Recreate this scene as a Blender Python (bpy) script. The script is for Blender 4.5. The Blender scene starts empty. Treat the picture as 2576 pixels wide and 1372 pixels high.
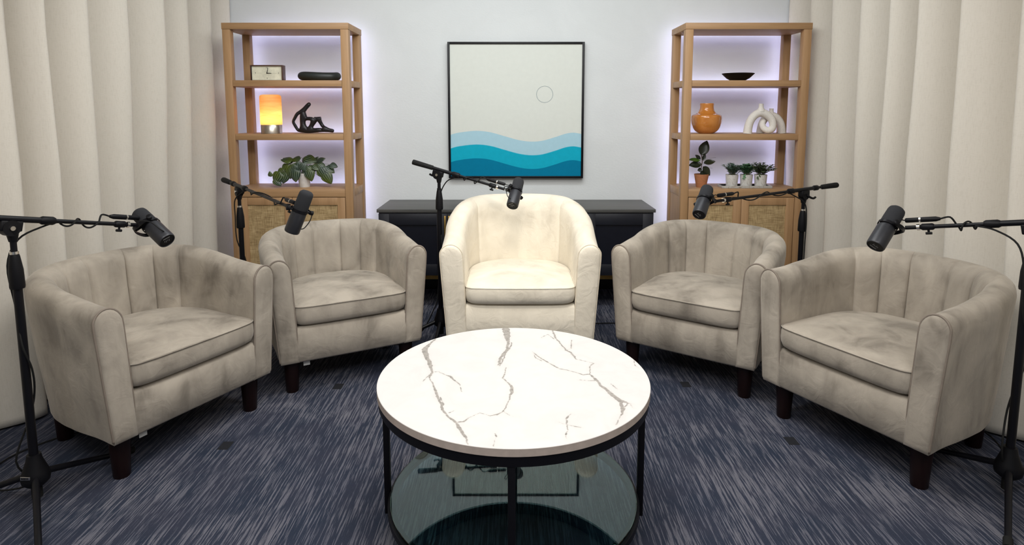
import bpy, bmesh, math, random
import numpy as np
from mathutils import Vector, Matrix, Euler, noise as mnoise

# ------------------------------------------------------------------ camera, world, lights, exposure
SC = bpy.context.scene
COL = SC.collection
cam_d = bpy.data.cameras.new('camera'); cam = bpy.data.objects.new('camera', cam_d); COL.objects.link(cam)
cam.location = (0, 0, 1.3472); cam.rotation_euler = (math.radians(90 - 6.6146), 0, 0)
cam_d.sensor_width = 36; cam_d.lens = 36 * 1532.74 / 2576
cam_d.shift_y = (456.87 - 686) / 2576
cam_d.clip_start = .05; cam_d.clip_end = 60
SC.camera = cam
SC.view_settings.view_transform = 'Standard'; SC.view_settings.look = 'None'
SC.view_settings.gamma = 1; SC.view_settings.use_curve_mapping = False
SC.view_settings.exposure = 0.5

W = bpy.data.worlds.new('world'); SC.world = W; W.use_nodes = True
W.node_tree.nodes['Background'].inputs[0].default_value = (.92, .96, 1, 1)
W.node_tree.nodes['Background'].inputs[1].default_value = .17

def area(name, loc, size, power, color, target=None, sy=None, spread=math.pi):
    l = bpy.data.lights.new(name, 'AREA'); l.energy = power; l.color = color
    l.shape = 'RECTANGLE'; l.size = size; l.size_y = sy or size; l.spread = spread
    o = bpy.data.objects.new(name, l); COL.objects.link(o); o.location = loc
    if target is not None:
        o.rotation_euler = (Vector(target) - Vector(loc)).to_track_quat('-Z', 'Y').to_euler()
    return o
area('key_light', (0.0, 2.1, 2.6), 1.1, 22, (1, .97, .93), sy=.9)
area('wall_light', (0.0, 3.0, 2.62), 2.8, 17, (.93, .985, 1), target=(0, 3.9, 1.0), sy=.3)
area('front_light', (0.0, .3, 2.6), 3.2, 47, (1, .985, .96), target=(0, 2.6, .6), sy=.7)
def spot(name, loc, target, power, color, ang, blend):
    l = bpy.data.lights.new(name, 'SPOT'); l.energy = power; l.color = color
    l.spot_size = math.radians(ang); l.spot_blend = blend; l.shadow_soft_size = .12
    o = bpy.data.objects.new(name, l); COL.objects.link(o); o.location = loc
    o.rotation_euler = (Vector(target) - Vector(loc)).to_track_quat('-Z', 'Y').to_euler()
spot('chair_spot', (0.03, 1.75, 2.6), (.04, 3.15, .45), 34, (1, .94, .82), 36, .6)

# ------------------------------------------------------------------ helpers
MATS = {}
class NT:
    def __init__(s, name):
        s.m = bpy.data.materials.new(name); s.m.use_nodes = True; MATS[name] = s.m
        s.t = s.m.node_tree; s.b = s.t.nodes['Principled BSDF']; s.out = s.t.nodes['Material Output']
    def n(s, kind, **kw):
        x = s.t.nodes.new(kind)
        for k, v in kw.items():
            if k.startswith('i_'): x.inputs[k[2:].replace('_', ' ')].default_value = v
            else: setattr(x, k, v)
        return x
    def l(s, a, b): s.t.links.new(a, b)
    def p(s, **kw):
        for k, v in kw.items():
            k = k.replace('_', ' ')
            s.b.inputs[k].default_value = v
        return s
    def coord(s, scale=(1, 1, 1), rot=(0, 0, 0), kind='Object'):
        c = s.n('ShaderNodeTexCoord'); m = s.n('ShaderNodeMapping')
        m.inputs['Scale'].default_value = scale; m.inputs['Rotation'].default_value = rot
        s.l(c.outputs[kind], m.inputs[0]); return m.outputs[0]
    def noise(s, vec, scale, detail=3, rough=.55, dist=0):
        x = s.n('ShaderNodeTexNoise'); x.inputs['Scale'].default_value = scale; x.inputs['Detail'].default_value = detail
        x.inputs['Roughness'].default_value = rough; x.inputs['Distortion'].default_value = dist
        if vec is not None: s.l(vec, x.inputs['Vector'])
        return x.outputs['Fac']
    def ramp(s, fac, stops, interp='LINEAR'):
        r = s.n('ShaderNodeValToRGB'); r.color_ramp.interpolation = interp
        while len(r.color_ramp.elements) < len(stops): r.color_ramp.elements.new(.5)
        for e, (p, c) in zip(r.color_ramp.elements, stops):
            e.position = p; e.color = (c[0], c[1], c[2], 1) if not isinstance(c, (int, float)) else (c, c, c, 1)
        s.l(fac, r.inputs[0]); return r.outputs[0]
    def math(s, op, a, b=None):
        x = s.n('ShaderNodeMath', operation=op)
        for i, v in enumerate((a, b)):
            if v is None: continue
            if isinstance(v, (int, float)): x.inputs[i].default_value = v
            else: s.l(v, x.inputs[i])
        return x.outputs[0]
    def mix(s, fac, a, b, mode='MIX'):
        x = s.n('ShaderNodeMix', data_type='RGBA', blend_type=mode)
        for sock, v in ((x.inputs[0], fac), (x.inputs[6], a), (x.inputs[7], b)):
            if isinstance(v, (int, float)): sock.default_value = v
            elif isinstance(v, tuple): sock.default_value = (v[0], v[1], v[2], 1)
            else: s.l(v, sock)
        return x.outputs[2]
    def bump(s, h, strength=.2, dist=.01):
        x = s.n('ShaderNodeBump'); x.inputs['Strength'].default_value = strength; x.inputs['Distance'].default_value = dist
        s.l(h, x.inputs['Height']); s.l(x.outputs[0], s.b.inputs['Normal'])
    def col(s, c): s.l(c, s.b.inputs['Base Color'])

def simple(name, color, rough=.5, metal=0, bump=None, spec=None, var=.1, **kw):
    n = NT(name); v = n.coord()
    f = n.noise(v, 30 if bump is None else bump[0], 3)
    c = n.ramp(f, [(.3, tuple(x * (1 - var) for x in color)), (.7, tuple(min(1, x * (1 + var)) for x in color))])
    n.col(c); n.p(Roughness=rough, Metallic=metal)
    if spec is not None: n.b.inputs['Specular IOR Level'].default_value = spec
    if bump: n.bump(f, bump[1], bump[2])
    for k, x in kw.items(): n.b.inputs[k.replace('_', ' ')].default_value = x
    return n.m

class MB:
    def __init__(s): s.v = []; s.f = []; s.mi = []; s.M = Matrix.Identity(4); s.cur = 0
    def add(s, vs, fs):
        o = len(s.v); M = s.M
        s.v += [tuple(M @ Vector(p)) for p in vs]
        s.f += [tuple(o + i for i in f) for f in fs]; s.mi += [s.cur] * len(fs)
        return s
    def box(s, x0, x1, y0, y1, z0, z1, bev=0, seg=2):
        bm = bmesh.new(); bmesh.ops.create_cube(bm, size=1)
        bmesh.ops.scale(bm, vec=(x1 - x0, y1 - y0, z1 - z0), verts=bm.verts)
        bmesh.ops.translate(bm, vec=((x0 + x1) / 2, (y0 + y1) / 2, (z0 + z1) / 2), verts=bm.verts)
        if bev: bmesh.ops.bevel(bm, geom=bm.edges[:] + bm.verts[:], offset=bev, segments=seg, profile=.5, affect='EDGES', clamp_overlap=True)
        bm.verts.index_update()
        s.add([v.co[:] for v in bm.verts], [[v.index for v in f.verts] for f in bm.faces]); bm.free(); return s
    def grid(s, rows, cu=False, cv=False, flip=False):
        R = len(rows); C = len(rows[0]); vs = [p for r in rows for p in r]; fs = []
        for i in range(R if cu else R - 1):
            for j in range(C if cv else C - 1):
                a, b, c, d = i * C + j, i * C + (j + 1) % C, ((i + 1) % R) * C + (j + 1) % C, ((i + 1) % R) * C + j
                fs.append((a, d, c, b) if flip else (a, b, c, d))
        return s.add(vs, fs)
    def tube(s, pts, r, seg=10, caps=True, closed=False):
        P = [Vector(p) for p in pts]; n = len(P); rr = r if isinstance(r, (list, tuple)) else [r] * n
        T = []
        for i in range(n):
            a = P[(i - 1) % n] if (closed or i) else P[0]; b = P[(i + 1) % n] if (closed or i < n - 1) else P[-1]
            t = b - a; T.append(t.normalized() if t.length > 1e-9 else Vector((0, 0, 1)))
        up = Vector((0, 0, 1)) if abs(T[0].z) < .9 else Vector((1, 0, 0))
        N = (up - T[0] * up.dot(T[0])).normalized(); rows = []
        for i in range(n):
            N = (N - T[i] * N.dot(T[i])).normalized(); B = T[i].cross(N)
            rows.append([tuple(P[i] + rr[i] * (math.cos(a) * N + math.sin(a) * B)) for a in (2 * math.pi * k / seg for k in range(seg))])
        o = len(s.v); s.grid(rows, cu=closed, cv=True)
        if caps and not closed:
            s.f.append(tuple(o + k for k in range(seg))[::-1]); s.mi.append(s.cur)
            s.f.append(tuple(o + (n - 1) * seg + k for k in range(seg))); s.mi.append(s.cur)
        return s
    def lathe(s, prof, seg=32, cx=0, cy=0):
        rows = []
        for r, z in prof:
            rows.append([(cx + r * math.cos(2 * math.pi * k / seg), cy + r * math.sin(2 * math.pi * k / seg), z) for k in range(seg)])
        return s.grid(rows, cv=True)
    def ribbon(s, pts, w, t, side):
        """flat bar: section w (along side) by t swept along pts"""
        P = [Vector(p) for p in pts]; rows = []; sd = Vector(side).normalized()
        for i, p in enumerate(P):
            tg = (P[min(i + 1, len(P) - 1)] - P[max(i - 1, 0)]).normalized(); nn = tg.cross(sd).normalized()
            rows.append([tuple(p + sd * a * w / 2 + nn * b * t / 2) for a, b in ((-1, -1), (1, -1), (1, 1), (-1, 1))])
        o = len(s.v); s.grid(rows, cv=True); n = len(rows)
        s.f += [(o, o + 3, o + 2, o + 1), tuple(o + (n - 1) * 4 + k for k in range(4))]; s.mi += [s.cur] * 2
        return s
    def build(s, name, mat, parent=None, sharp=38, smooth=True, fixn=True):
        me = bpy.data.meshes.new(name); me.from_pydata(s.v, [], s.f)
        for m in (mat if isinstance(mat, (list, tuple)) else [mat]): me.materials.append(m)
        if any(s.mi): me.polygons.foreach_set('material_index', s.mi)
        if fixn:
            bm = bmesh.new(); bm.from_mesh(me); bmesh.ops.remove_doubles(bm, verts=bm.verts, dist=1e-6)
            bmesh.ops.recalc_face_normals(bm, faces=bm.faces); bm.to_mesh(me); bm.free()
        if smooth:
            me.polygons.foreach_set('use_smooth', [True] * len(me.polygons)); me.set_sharp_from_angle(angle=math.radians(sharp))
        me.update(); o = bpy.data.objects.new(name, me); COL.objects.link(o)
        if parent: o.parent = parent
        return o

def tag(o, label, cat, group=None):
    o['label'] = label; o['category'] = cat
    if group: o['group'] = group
    return o
def thing(name, label, cat, loc=(0, 0, 0), rz=0, group=None):
    o = bpy.data.objects.new(name, None); COL.objects.link(o); o.empty_display_size = .1
    o.location = loc; o.rotation_euler = (0, 0, rz); return tag(o, label, cat, group)
def struct(o): o['kind'] = 'structure'; return o
def copy_tree(o, parent=None):
    c = o.copy(); COL.objects.link(c)
    if parent: c.parent = parent
    for ch in list(o.children): copy_tree(ch, c)
    return c
def smooth_path(pts, k=8, closed=False):
    P = [Vector(p) for p in pts]; n = len(P); out = []
    for i in range(n if closed else n - 1):
        if closed: a, b, c, d = P[i - 1], P[i], P[(i + 1) % n], P[(i + 2) % n]
        else: a, b, c, d = P[max(i - 1, 0)], P[i], P[i + 1], P[min(i + 2, n - 1)]
        for j in range(k):
            t = j / k
            out.append(.5 * ((2 * b) + (c - a) * t + (2 * a - 5 * b + 4 * c - d) * t * t + (3 * b - a - 3 * c + d) * t ** 3))
    if not closed: out.append(P[-1])
    return out
def sstep(a, b, x):
    t = max(0, min(1, (x - a) / (b - a))); return t * t * (3 - 2 * t)
def frame_matrix(origin, z, yhint):
    z = Vector(z).normalized(); y = Vector(yhint); y = (y - z * y.dot(z)).normalized(); x = y.cross(z)
    M = Matrix((x, y, z)).transposed().to_4x4(); M.translation = Vector(origin); return M
def text_geo(mb, txt, size, M):
    cu = bpy.data.curves.new('lettering', 'FONT'); cu.body = txt; cu.size = size; cu.align_x = 'CENTER'; cu.align_y = 'CENTER'
    cu.extrude = .0003; o = bpy.data.objects.new('lettering', cu); COL.objects.link(o)
    bpy.context.view_layer.update()
    me = bpy.data.meshes.new_from_object(o.evaluated_get(bpy.context.evaluated_depsgraph_get()))
    keep = mb.M; mb.M = keep @ M
    mb.add([v.co[:] for v in me.vertices], [tuple(p.vertices) for p in me.polygons]); mb.M = keep
    bpy.data.objects.remove(o); bpy.data.curves.remove(cu); bpy.data.meshes.remove(me)
def skin_obj(name, verts, edges, radii, mat, parent, sub=2):
    me = bpy.data.meshes.new('tmp'); me.from_pydata(verts, edges, []); o = bpy.data.objects.new('tmp', me); COL.objects.link(o)
    m = o.modifiers.new('s', 'SKIN'); m.use_smooth_shade = True
    for i, r in enumerate(radii): me.skin_vertices[0].data[i].radius = (r, r) if isinstance(r, (int, float)) else r
    me.skin_vertices[0].data[0].use_root = True
    q = o.modifiers.new('u', 'SUBSURF'); q.levels = sub
    bpy.context.view_layer.update()
    me2 = bpy.data.meshes.new_from_object(o.evaluated_get(bpy.context.evaluated_depsgraph_get())); me2.name = name
    bpy.data.objects.remove(o); me2.materials.clear(); me2.materials.append(mat)
    me2.polygons.foreach_set('use_smooth', [True] * len(me2.polygons))
    r = bpy.data.objects.new(name, me2); COL.objects.link(r)
    if parent: r.parent = parent
    return r

# ------------------------------------------------------------------ materials
def wood(name, axis, c1=(.43, .255, .125), c2=(.32, .18, .08)):
    n = NT(name); sc = [26, 26, 26]; sc[axis] = 1.6
    v = n.coord(scale=tuple(sc)); f = n.noise(v, 1.0, 5, .6, .3)
    sc2 = [120, 120, 120]; sc2[axis] = 4; g = n.noise(n.coord(scale=tuple(sc2)), 1.0, 2)
    c = n.ramp(f, [(.3, c2), (.52, c1), (.75, tuple(x * 1.12 for x in c1))])
    c = n.mix(.35, c, n.ramp(g, [(.35, c2), (.6, c1)])); n.col(c); n.p(Roughness=.5); n.bump(g, .12, .002); return n.m
OAK = [wood('oak_%s' % a, i) for i, a in enumerate('xyz')]

def fabric(name, dark, light, smudge=.6, sheen=.3, bumpd=.010, fine=True):
    n = NT(name); v = n.coord(); geo = n.n('ShaderNodeObjectInfo')
    off = n.n('ShaderNodeVectorMath', operation='ADD'); n.l(v, off.inputs[0])
    cmb = n.n('ShaderNodeCombineXYZ'); r = n.math('MULTIPLY', geo.outputs['Random'], 37.0); n.l(r, cmb.inputs[0]); n.l(r, cmb.inputs[2]); n.l(cmb.outputs[0], off.inputs[1])
    v2 = off.outputs[0]
    big = n.noise(v2, 3.6, 3, .45, 1.1)
    mp = n.n('ShaderNodeMapping'); mp.inputs['Scale'].default_value = (9, 9, 3.0); n.l(v2, mp.inputs[0])
    streak = n.noise(mp.outputs[0], 1.0, 4, .6, .6)
    m = n.math('ADD', n.math('MULTIPLY', big, .6), n.math('MULTIPLY', streak, .4))
    d = .5 - .16 * smudge / .6 * .6; c = n.ramp(m, [(.37, dark), (.455, tuple((a + b) / 2 for a, b in zip(dark, light))), (.60, light)])
    n.col(c); n.p(Roughness=.85); n.b.inputs['Sheen Weight'].default_value = sheen; n.b.inputs['Sheen Roughness'].default_value = .4
    n.b.inputs['Sheen Tint'].default_value = (1, .95, .88, 1)
    wr = n.noise(v2, 14, 3, .5, 1.2); fn = n.noise(v2, 260, 2)
    h = n.math('ADD', n.math('MULTIPLY', wr, 1.0), n.math('MULTIPLY', fn, .05))
    n.bump(h, .32, bumpd); return n.m
VELVET = fabric('taupe_velvet', (.21, .182, .148), (.44, .388, .322))
VELVET_PIPE = simple('taupe_piping', (.23, .19, .155), .8)
CREAM = fabric('cream_cotton', (.63, .57, .47), (.79, .725, .605), sheen=.15, bumpd=.014)
CREAM_PIPE = simple('cream_seam', (.70, .62, .49), .85)
LEGW = simple('dark_leg_wood', (.010, .003, .0025), .4, spec=.3)
BLACKBASE = simple('black_dustcover', (.01, .01, .012), .9)

def curtain_mat():
    n = NT('curtain_linen'); v = n.coord()
    a = n.noise(n.coord(scale=(300, 300, 30)), 1, 2); b = n.noise(n.coord(scale=(60, 60, 600)), 1, 2)
    w = n.math('ADD', a, b); c = n.ramp(w, [(.8, (.645, .60, .525)), (1.2, (.685, .64, .565))]); n.col(c); n.p(Roughness=.9)
    n.b.inputs['Sheen Weight'].default_value = .1; n.bump(w, .08, .002); return n.m
CURTAIN = curtain_mat()
def wall_mat(name, base):
    n = NT(name); v = n.coord(); f = n.noise(v, 2.2, 5, .6, .5); g = n.noise(n.coord(scale=(1, 1, 2.5)), 55, 4)
    c = n.ramp(f, [(.35, tuple(x * .95 for x in base)), (.65, base)]); n.col(c); n.p(Roughness=.75)
    n.bump(n.math('ADD', g, n.math('MULTIPLY', f, 2.0)), .15, .006); return n.m
WALL = wall_mat('painted_wall', (.72, .745, .75))
CEIL = wall_mat('painted_ceiling', (.7, .7, .69))

def carpet():
    n = NT('streaked_carpet')
    v = n.coord(scale=(150, 4.2, 1)); s1 = n.noise(v, 1, 3, .6, .08)
    s2 = n.noise(n.coord(scale=(380, 12, 1)), 1, 2, .6)
    patch = n.noise(n.coord(scale=(1, 1, 1)), 2.3, 4, .6, .8)
    tex = n.noise(n.coord(), 420, 2); hue = n.noise(n.coord(), 5, 2)
    m = n.math('ADD', n.math('MULTIPLY', s1, .65), n.math('MULTIPLY', s2, .35))
    m = n.math('ADD', m, n.math('MULTIPLY', n.math('SUBTRACT', patch, .5), .22))
    lines = n.ramp(m, [(.505, 0.0), (.545, 1.0)])
    base = n.ramp(hue, [(.35, (.025, .033, .055)), (.65, (.036, .040, .062))])
    lite = n.ramp(patch, [(.4, (.105, .108, .140)), (.65, (.150, .148, .175))])
    c = n.mix(lines, base, lite); c = n.mix(.75, c, n.ramp(tex, [(.3, .45), (.7, 1.0)]), 'MULTIPLY')
    c = n.mix(1.0, c, (1.3, 1.3, 1.3), 'MULTIPLY')
    n.col(c); n.p(Roughness=.95); n.b.inputs['Specular IOR Level'].default_value = .15
    n.bump(n.math('ADD', tex, n.math('MULTIPLY', s2, .8)), .5, .003); return n.m
CARPET = carpet()
CARPET_SQ = simple('carpet_square', (.006, .007, .011), .95, bump=(400, .4, .002))
BASEB = simple('black_cove_base', (.012, .013, .018), .6)

def cane():
    n = NT('woven_cane'); v = n.coord()
    a = n.noise(n.coord(scale=(14, 1, 190)), 1, 3, .6); b = n.noise(n.coord(scale=(190, 1, 14)), 1, 3, .6); g = n.noise(v, 22, 3)
    w = n.math('ADD', n.math('MULTIPLY', n.math('ADD', a, b), .5), n.math('MULTIPLY', n.math('SUBTRACT', g, .5), .25))
    n.col(n.ramp(w, [(.36, (.24, .155, .07)), (.5, (.42, .295, .14)), (.64, (.58, .43, .235))])); n.p(Roughness=.7); n.bump(w, .5, .004); return n.m
CANE = cane()
BLK = simple('black_satin_metal', (.004, .004, .006), .4, spec=.25)
BLK_PL = simple('black_plastic', (.004, .004, .0055), .5, spec=.22)
BLK_RUB = simple('black_rubber', (.007, .007, .007), .75, spec=.3)
CHROME = simple('chrome', (.8, .78, .74), .18, 1)
NICKEL = simple('brushed_nickel', (.55, .5, .44), .3, 1)
BRASS = simple('brass', (.62, .40, .12), .35, 1)
MICBODY = simple('grey_mic_body', (.030, .031, .037), .40, .3)
FOAM = simple('mic_foam', (.019, .020, .024), .95, bump=(700, .6, .002))
MICMARK = simple('light_marking', (.20, .20, .20), .6)
CRED = simple('black_wood_veneer', (.010, .011, .017), .42)
def cred_top():
    n = NT('black_ash_top'); g = n.noise(n.coord(scale=(3, 60, 60)), 1, 4)
    n.col(n.ramp(g, [(.35, (.060, .060, .058)), (.65, (.092, .088, .082))])); n.p(Roughness=.42); n.bump(g, .15, .001); return n.m
CRED_TOP = cred_top()
PANEL = simple('dark_panel', (.007, .008, .014), .3)

def marble():
    n = NT('marble_veined'); at = n.n('ShaderNodeAttribute'); at.attribute_name = 'vein'
    v = n.coord(); j = n.noise(v, 70, 4, .7); k = n.noise(v, 28, 3, .6); big = n.noise(v, 7, 4, .6, 1.5)
    val = n.math('ADD', at.outputs['Fac'], n.math('MULTIPLY', n.math('SUBTRACT', j, .5), 9.0))
    val = n.math('ADD', val, n.math('MULTIPLY', n.math('SUBTRACT', k, .5), 7.0))
    core = n.ramp(n.math('MULTIPLY_ADD', val, .1), [(0, 1.0), (.5, 0.0)])
    mr = n.n('ShaderNodeMapRange'); n.l(val, mr.inputs[0]); mr.inputs[1].default_value = -.6; mr.inputs[2].default_value = 1.5; mr.inputs[3].default_value = 1; mr.inputs[4].default_value = 0
    halo = n.n('ShaderNodeMapRange'); n.l(val, halo.inputs[0]); halo.inputs[1].default_value = 0; halo.inputs[2].default_value = 14; halo.inputs[3].default_value = .22; halo.inputs[4].default_value = 0
    veinc = n.ramp(j, [(.35, (.24, .22, .20)), (.6, (.42, .385, .35))])
    base = n.ramp(big, [(.35, (.69, .66, .64)), (.6, (.73, .70, .68))])
    c = n.mix(halo.outputs[0], base, (.62, .58, .55)); c = n.mix(mr.outputs[0], c, veinc)
    n.col(c); n.p(Roughness=.42); return n.m
MARBLE = marble()
EDGE = simple('marble_edge', (.50, .42, .37), .55)
def glass(name, color, rough=0.0):
    n = NT(name); n.b.inputs['Base Color'].default_value = (*color, 1); n.p(Roughness=rough, IOR=1.52)
    n.b.inputs['Transmission Weight'].default_value = 1; return n.m
GLASS = glass('smoky_teal_glass', (.40, .68, .70))

# ------------------------------------------------------------------ room
m = MB(); m.add([(-2.6, -1.6, 0), (2.6, -1.6, 0), (2.6, 4.53, 0), (-2.6, 4.53, 0)], [(0, 1, 2, 3)]); m.cur = 1
for x, y in ((-.854, 2.86), (-1.159, 2.327), (1.148, 2.362), (.86, 2.882)):
    m.add([(x - .022, y - .03, .0006), (x + .022, y - .03, .0006), (x + .022, y + .03, .0006), (x - .022, y + .03, .0006)], [(0, 1, 2, 3)])
struct(m.build('floor', [CARPET, CARPET_SQ], smooth=False, fixn=False))
struct(MB().box(-2.6, 2.6, 4.52, 4.62, -.05, 2.75).build('wall_back', WALL, smooth=False))
struct(MB().box(-2.7, -2.6, -1.6, 4.62, -.05, 2.75).build('wall_left', WALL, smooth=False))
struct(MB().box(2.6, 2.7, -1.6, 4.62, -.05, 2.75).build('wall_right', WALL, smooth=False))
struct(MB().box(-2.7, 2.7, -1.6, 4.62, 2.75, 2.85).build('ceiling', CEIL, smooth=False))
struct(MB().box(-2.6, 2.6, 4.507, 4.52, 0, .1, .004).build('baseboard_back', BASEB))

# ------------------------------------------------------------------ curtains
def curtain(name, side, knots, base, label, seed):
    rnd = random.Random(seed); ys = [base[0]]; y = knots[0]
    K = list(knots)
    while K[0] > -1.5: K.insert(0, K[0] - rnd.uniform(.26, .36))
    amp = [rnd.uniform(.75, 1.15) for _ in K]
    N = 620; Zs = [2.72, 2.3, 2.0, 1.7, 1.4, 1.1, .85, .6, .42, .28, .16, .08, .012]; rows = []
    for z in Zs:
        row = []
        for i in range(N + 1):
            y = K[0] + (K[-1] - K[0]) * i / N
            j = max(0, min(len(K) - 2, sum(1 for k in K if k <= y) - 1)); ph = (y - K[j]) / (K[j + 1] - K[j])
            w = (1 + math.cos(math.pi * ph / .24)) / 2 if ph < .24 else (0 if ph < .36 else (1 - math.cos(math.pi * (ph - .36) / .64)) / 2)
            a = amp[j] * (1 - sstep(0, 1, ph)) + amp[min(j + 1, len(K) - 1)] * sstep(0, 1, ph)
            drift = .030 * math.sin(2.1 * y + z * 1.3 + seed) * (1 - z / 2.8)
            A = base[2] * a * (1 - .25 * sstep(1.2, 0, z)) * (.85 + .15 * sstep(.5, 2.2, z))
            x = base[1] - side * 0 + A * (w - .5)
            sway = mnoise.noise(Vector((y * 1.4, z * 1.1, seed * 3.3))) * .02 * (1 + 1.2 * sstep(.9, 0, z))
            flare = (1 - sstep(3.0, 3.8, y)) * (.07 + .05 * mnoise.noise(Vector((y * 2.2, 7.7, seed)))) * sstep(.55, 0, z)
            X = x + sway + flare * base[3]
            row.append((side * -1 * (-X) if False else -side * X, y + drift, z))
        rows.append(row)
    # refine vertically
    out = []
    for a, b in zip(rows[:-1], rows[1:]):
        for t in (0, .5):
            out.append([tuple(Vector(p).lerp(Vector(q), t)) for p, q in zip(a, b)])
    out.append(rows[-1]); m = MB().grid(out)
    o = m.build(name, CURTAIN, sharp=180, fixn=False)
    tag(o, label, 'curtain'); md = o.modifiers.new('thick', 'SOLIDIFY'); md.thickness = .003; return o
# x measured from the room centre towards the wall is negative inward
curtain('curtain', 1, [2.47, 2.80, 3.085, 3.32, 3.61, 3.93, 4.22, 4.50], (0, -2.12, .26, .9), 'long beige curtain hanging in folds on the left side of the room', 1)
curtain('curtain', -1, [2.54, 2.76, 3.055, 3.385, 3.703, 3.977, 4.25, 4.50], (0, -2.18, .26, .5), 'long beige curtain hanging in folds on the right side of the room', 2)

# ------------------------------------------------------------------ tub chairs
def tub_chair(name, label, loc, yaw, group, mat, pipe, D, seams=6, seed=0):
    t = thing(name, label, 'armchair', loc, yaw, group)
    zb, za, zk = D['zb'], D['za'], D['zk']
    def half(z, inner):
        u = (z - zb) / (za - zb)
        return (D['ib'] + (D['it'] - D['ib']) * u) if inner else (D['ob'] + (D['ot'] - D['ob']) * u)
    def depth(z, inner):
        u = (z - zb) / (za - zb); d = D['db'] + (D['dt'] - D['db']) * u
        return d - (D['th'] + .02 * (1 - u)) if inner else d
    yc = .28; n = 2.5
    NS = 180
    def plan(s, z, inner):
        a = half(z, inner); Dp = depth(z, inner); fs = .24
        if s < fs: return Vector((-a, yc * s / fs, 0))
        if s > 1 - fs: return Vector((a, yc * (1 - s) / fs, 0))
        th = math.pi * (1 - (s - fs) / (1 - 2 * fs)); c, si = math.cos(th), math.sin(th)
        return Vector((a * math.copysign(abs(c) ** (2 / n), c), yc + (Dp - yc) * abs(si) ** (2 / n), 0))
    def ztop(s):
        y = plan(s, za, False).y / D['dt']; return za + (zk - za) * sstep(D.get('r0', 0.0), D.get('r1', .95), y)
    ks = [D['s0'] + (1 - 2 * D['s0']) * i / (seams - 1) for i in range(seams)] if seams else []
    def bulge(s):
        if not seams or s < ks[0] - .05 or s > ks[-1] + .05: return 0
        if s < ks[0]: return .5 * (1 - math.exp(-abs(s - ks[0]) / .012)) * (1 - sstep(0, .05, ks[0] - s)) - .5 * (1 - sstep(0, .05, ks[0] - s))
        if s > ks[-1]: return .5 * (1 - math.exp(-abs(s - ks[-1]) / .012)) * (1 - sstep(0, .05, s - ks[-1])) - .5 * (1 - sstep(0, .05, s - ks[-1]))
        w = ks[1] - ks[0]; ph = ((s - ks[0]) / w) % 1
        return abs(math.sin(math.pi * ph)) ** .28 - .5
    R = .062
    def pt(s, w, z, nz=True):
        p = plan(s, z, False).lerp(plan(s, z, True), w); p.z = z
        if nz:
            q = Vector((p.x * 5, p.y * 5, p.z * 5)) + Vector((seed * 3.1, 0, 0)); k = sstep(0, .06, min(s, 1 - s))
            g = mnoise.noise(q) * .006 + mnoise.noise(q * 2.7) * .003
            d = Vector((p.x, p.y - .3, 0)).normalized(); p += d * g * (1 if w < .5 else -1) * k
        return p
    def profile(s, full=True):
        zt = ztop(s); L = []
        zo = [zb, zb + .012] + [zb + (zt - R - zb) * q for q in (.12, .3, .5, .7, .85, .95)]
        for i, z in enumerate(zo): L.append(pt(s, .03 if i == 0 else 0, z))
        for k in range(1, 12):
            th = math.pi * k / 12; w = (1 - math.cos(th)) / 2; z = zt - R + R * math.sin(th)
            b = bulge(s) * .13 * sstep(.25, .9, w); L.append(pt(s, w + b, z))
        b = bulge(s)
        for q in (.96, .88, .76, .62, .48, .34, .18, 0):
            z = zb + (zt - R - zb) * q; L.append(pt(s, 1 + b * .18 * sstep(.2, .4, q), z))
        return L
    ss = sorted(set([i / NS for i in range(NS + 1)] + [min(1, max(0, k + e)) for k in ks for e in (-.0018, 0, .0018)]))
    m = MB().grid([[tuple(p) for p in profile(s)] for s in ss])
    m.build('backrest', mat, t, sharp=180)
    # arm fronts with piping round each outline
    for s, sg in ((0, -1), (1, 1)):
        P = profile(s); c = sum(P, Vector()) / len(P)
        cc = lambda p, k: Vector((c.x + (p.x - c.x) * k, 0, p.z + (c.z - p.z) * (1 - k) * .35))
        rows = [[tuple(Vector((cc(p, k).x, y, cc(p, k).z))) for p in P] for k, y in ((1, .002), (.95, -.006), (.8, -.011), (.5, -.014), (.15, -.015), (.0, -.015))]
        MB().grid(rows, cv=True).build('arm_front', mat, t, sharp=60)
        pr = D['pr']
        pa = smooth_path([Vector((c.x + (p.x - c.x) * 1.0, -.002, p.z)) for p in P[1:-1]], 3)
        MB().tube(pa, pr, 8).build('piping', pipe, t, sharp=180)
    # front rail, dust cover
    hi = half(.25, True) + .004
    rows = []
    for k in range(17):
        x = -hi + 2 * hi * k / 16; bl = .008 * (1 - (x / hi) ** 4)
        rows.append([(x, .05, zb + .004), (x, .004, zb), (x, -.004 - bl * .4, zb + .01), (x, -.006 - bl, (zb + D['zr']) / 2), (x, -.004 - bl * .6, D['zr'] - .015), (x, .006, D['zr'] - .003), (x, .03, D['zr']), (x, .30, D['zr'])])
    MB().grid(rows).build('front_rail', mat, t, sharp=180)
    bp = [plan(i / 40, zb, False) * .985 for i in range(41)]
    m = MB(); m.add([(p.x, p.y + .004, zb + .006) for p in bp], [tuple(range(41))]); m.build('dust_cover', BLACKBASE, t, smooth=False)
    # seat cushion
    zc0, zc1 = D['c0'], D['c1']; ci = half(.42, True) + .001; dy = depth(.42, True) - .004; r = .026
    B = []
    for i in range(97):
        s = i / 96; p = plan(s, .42, True); p = Vector((p.x * (ci / half(.42, True)), p.y, 0))
        B.append(p)
    fy = D['fy']
    front = [Vector((ci - 2 * ci * k / 30, fy - .012 * (1 - (1 - 2 * k / 30) ** 4), 0)) for k in range(1, 30)]
    loop = B + front
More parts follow.
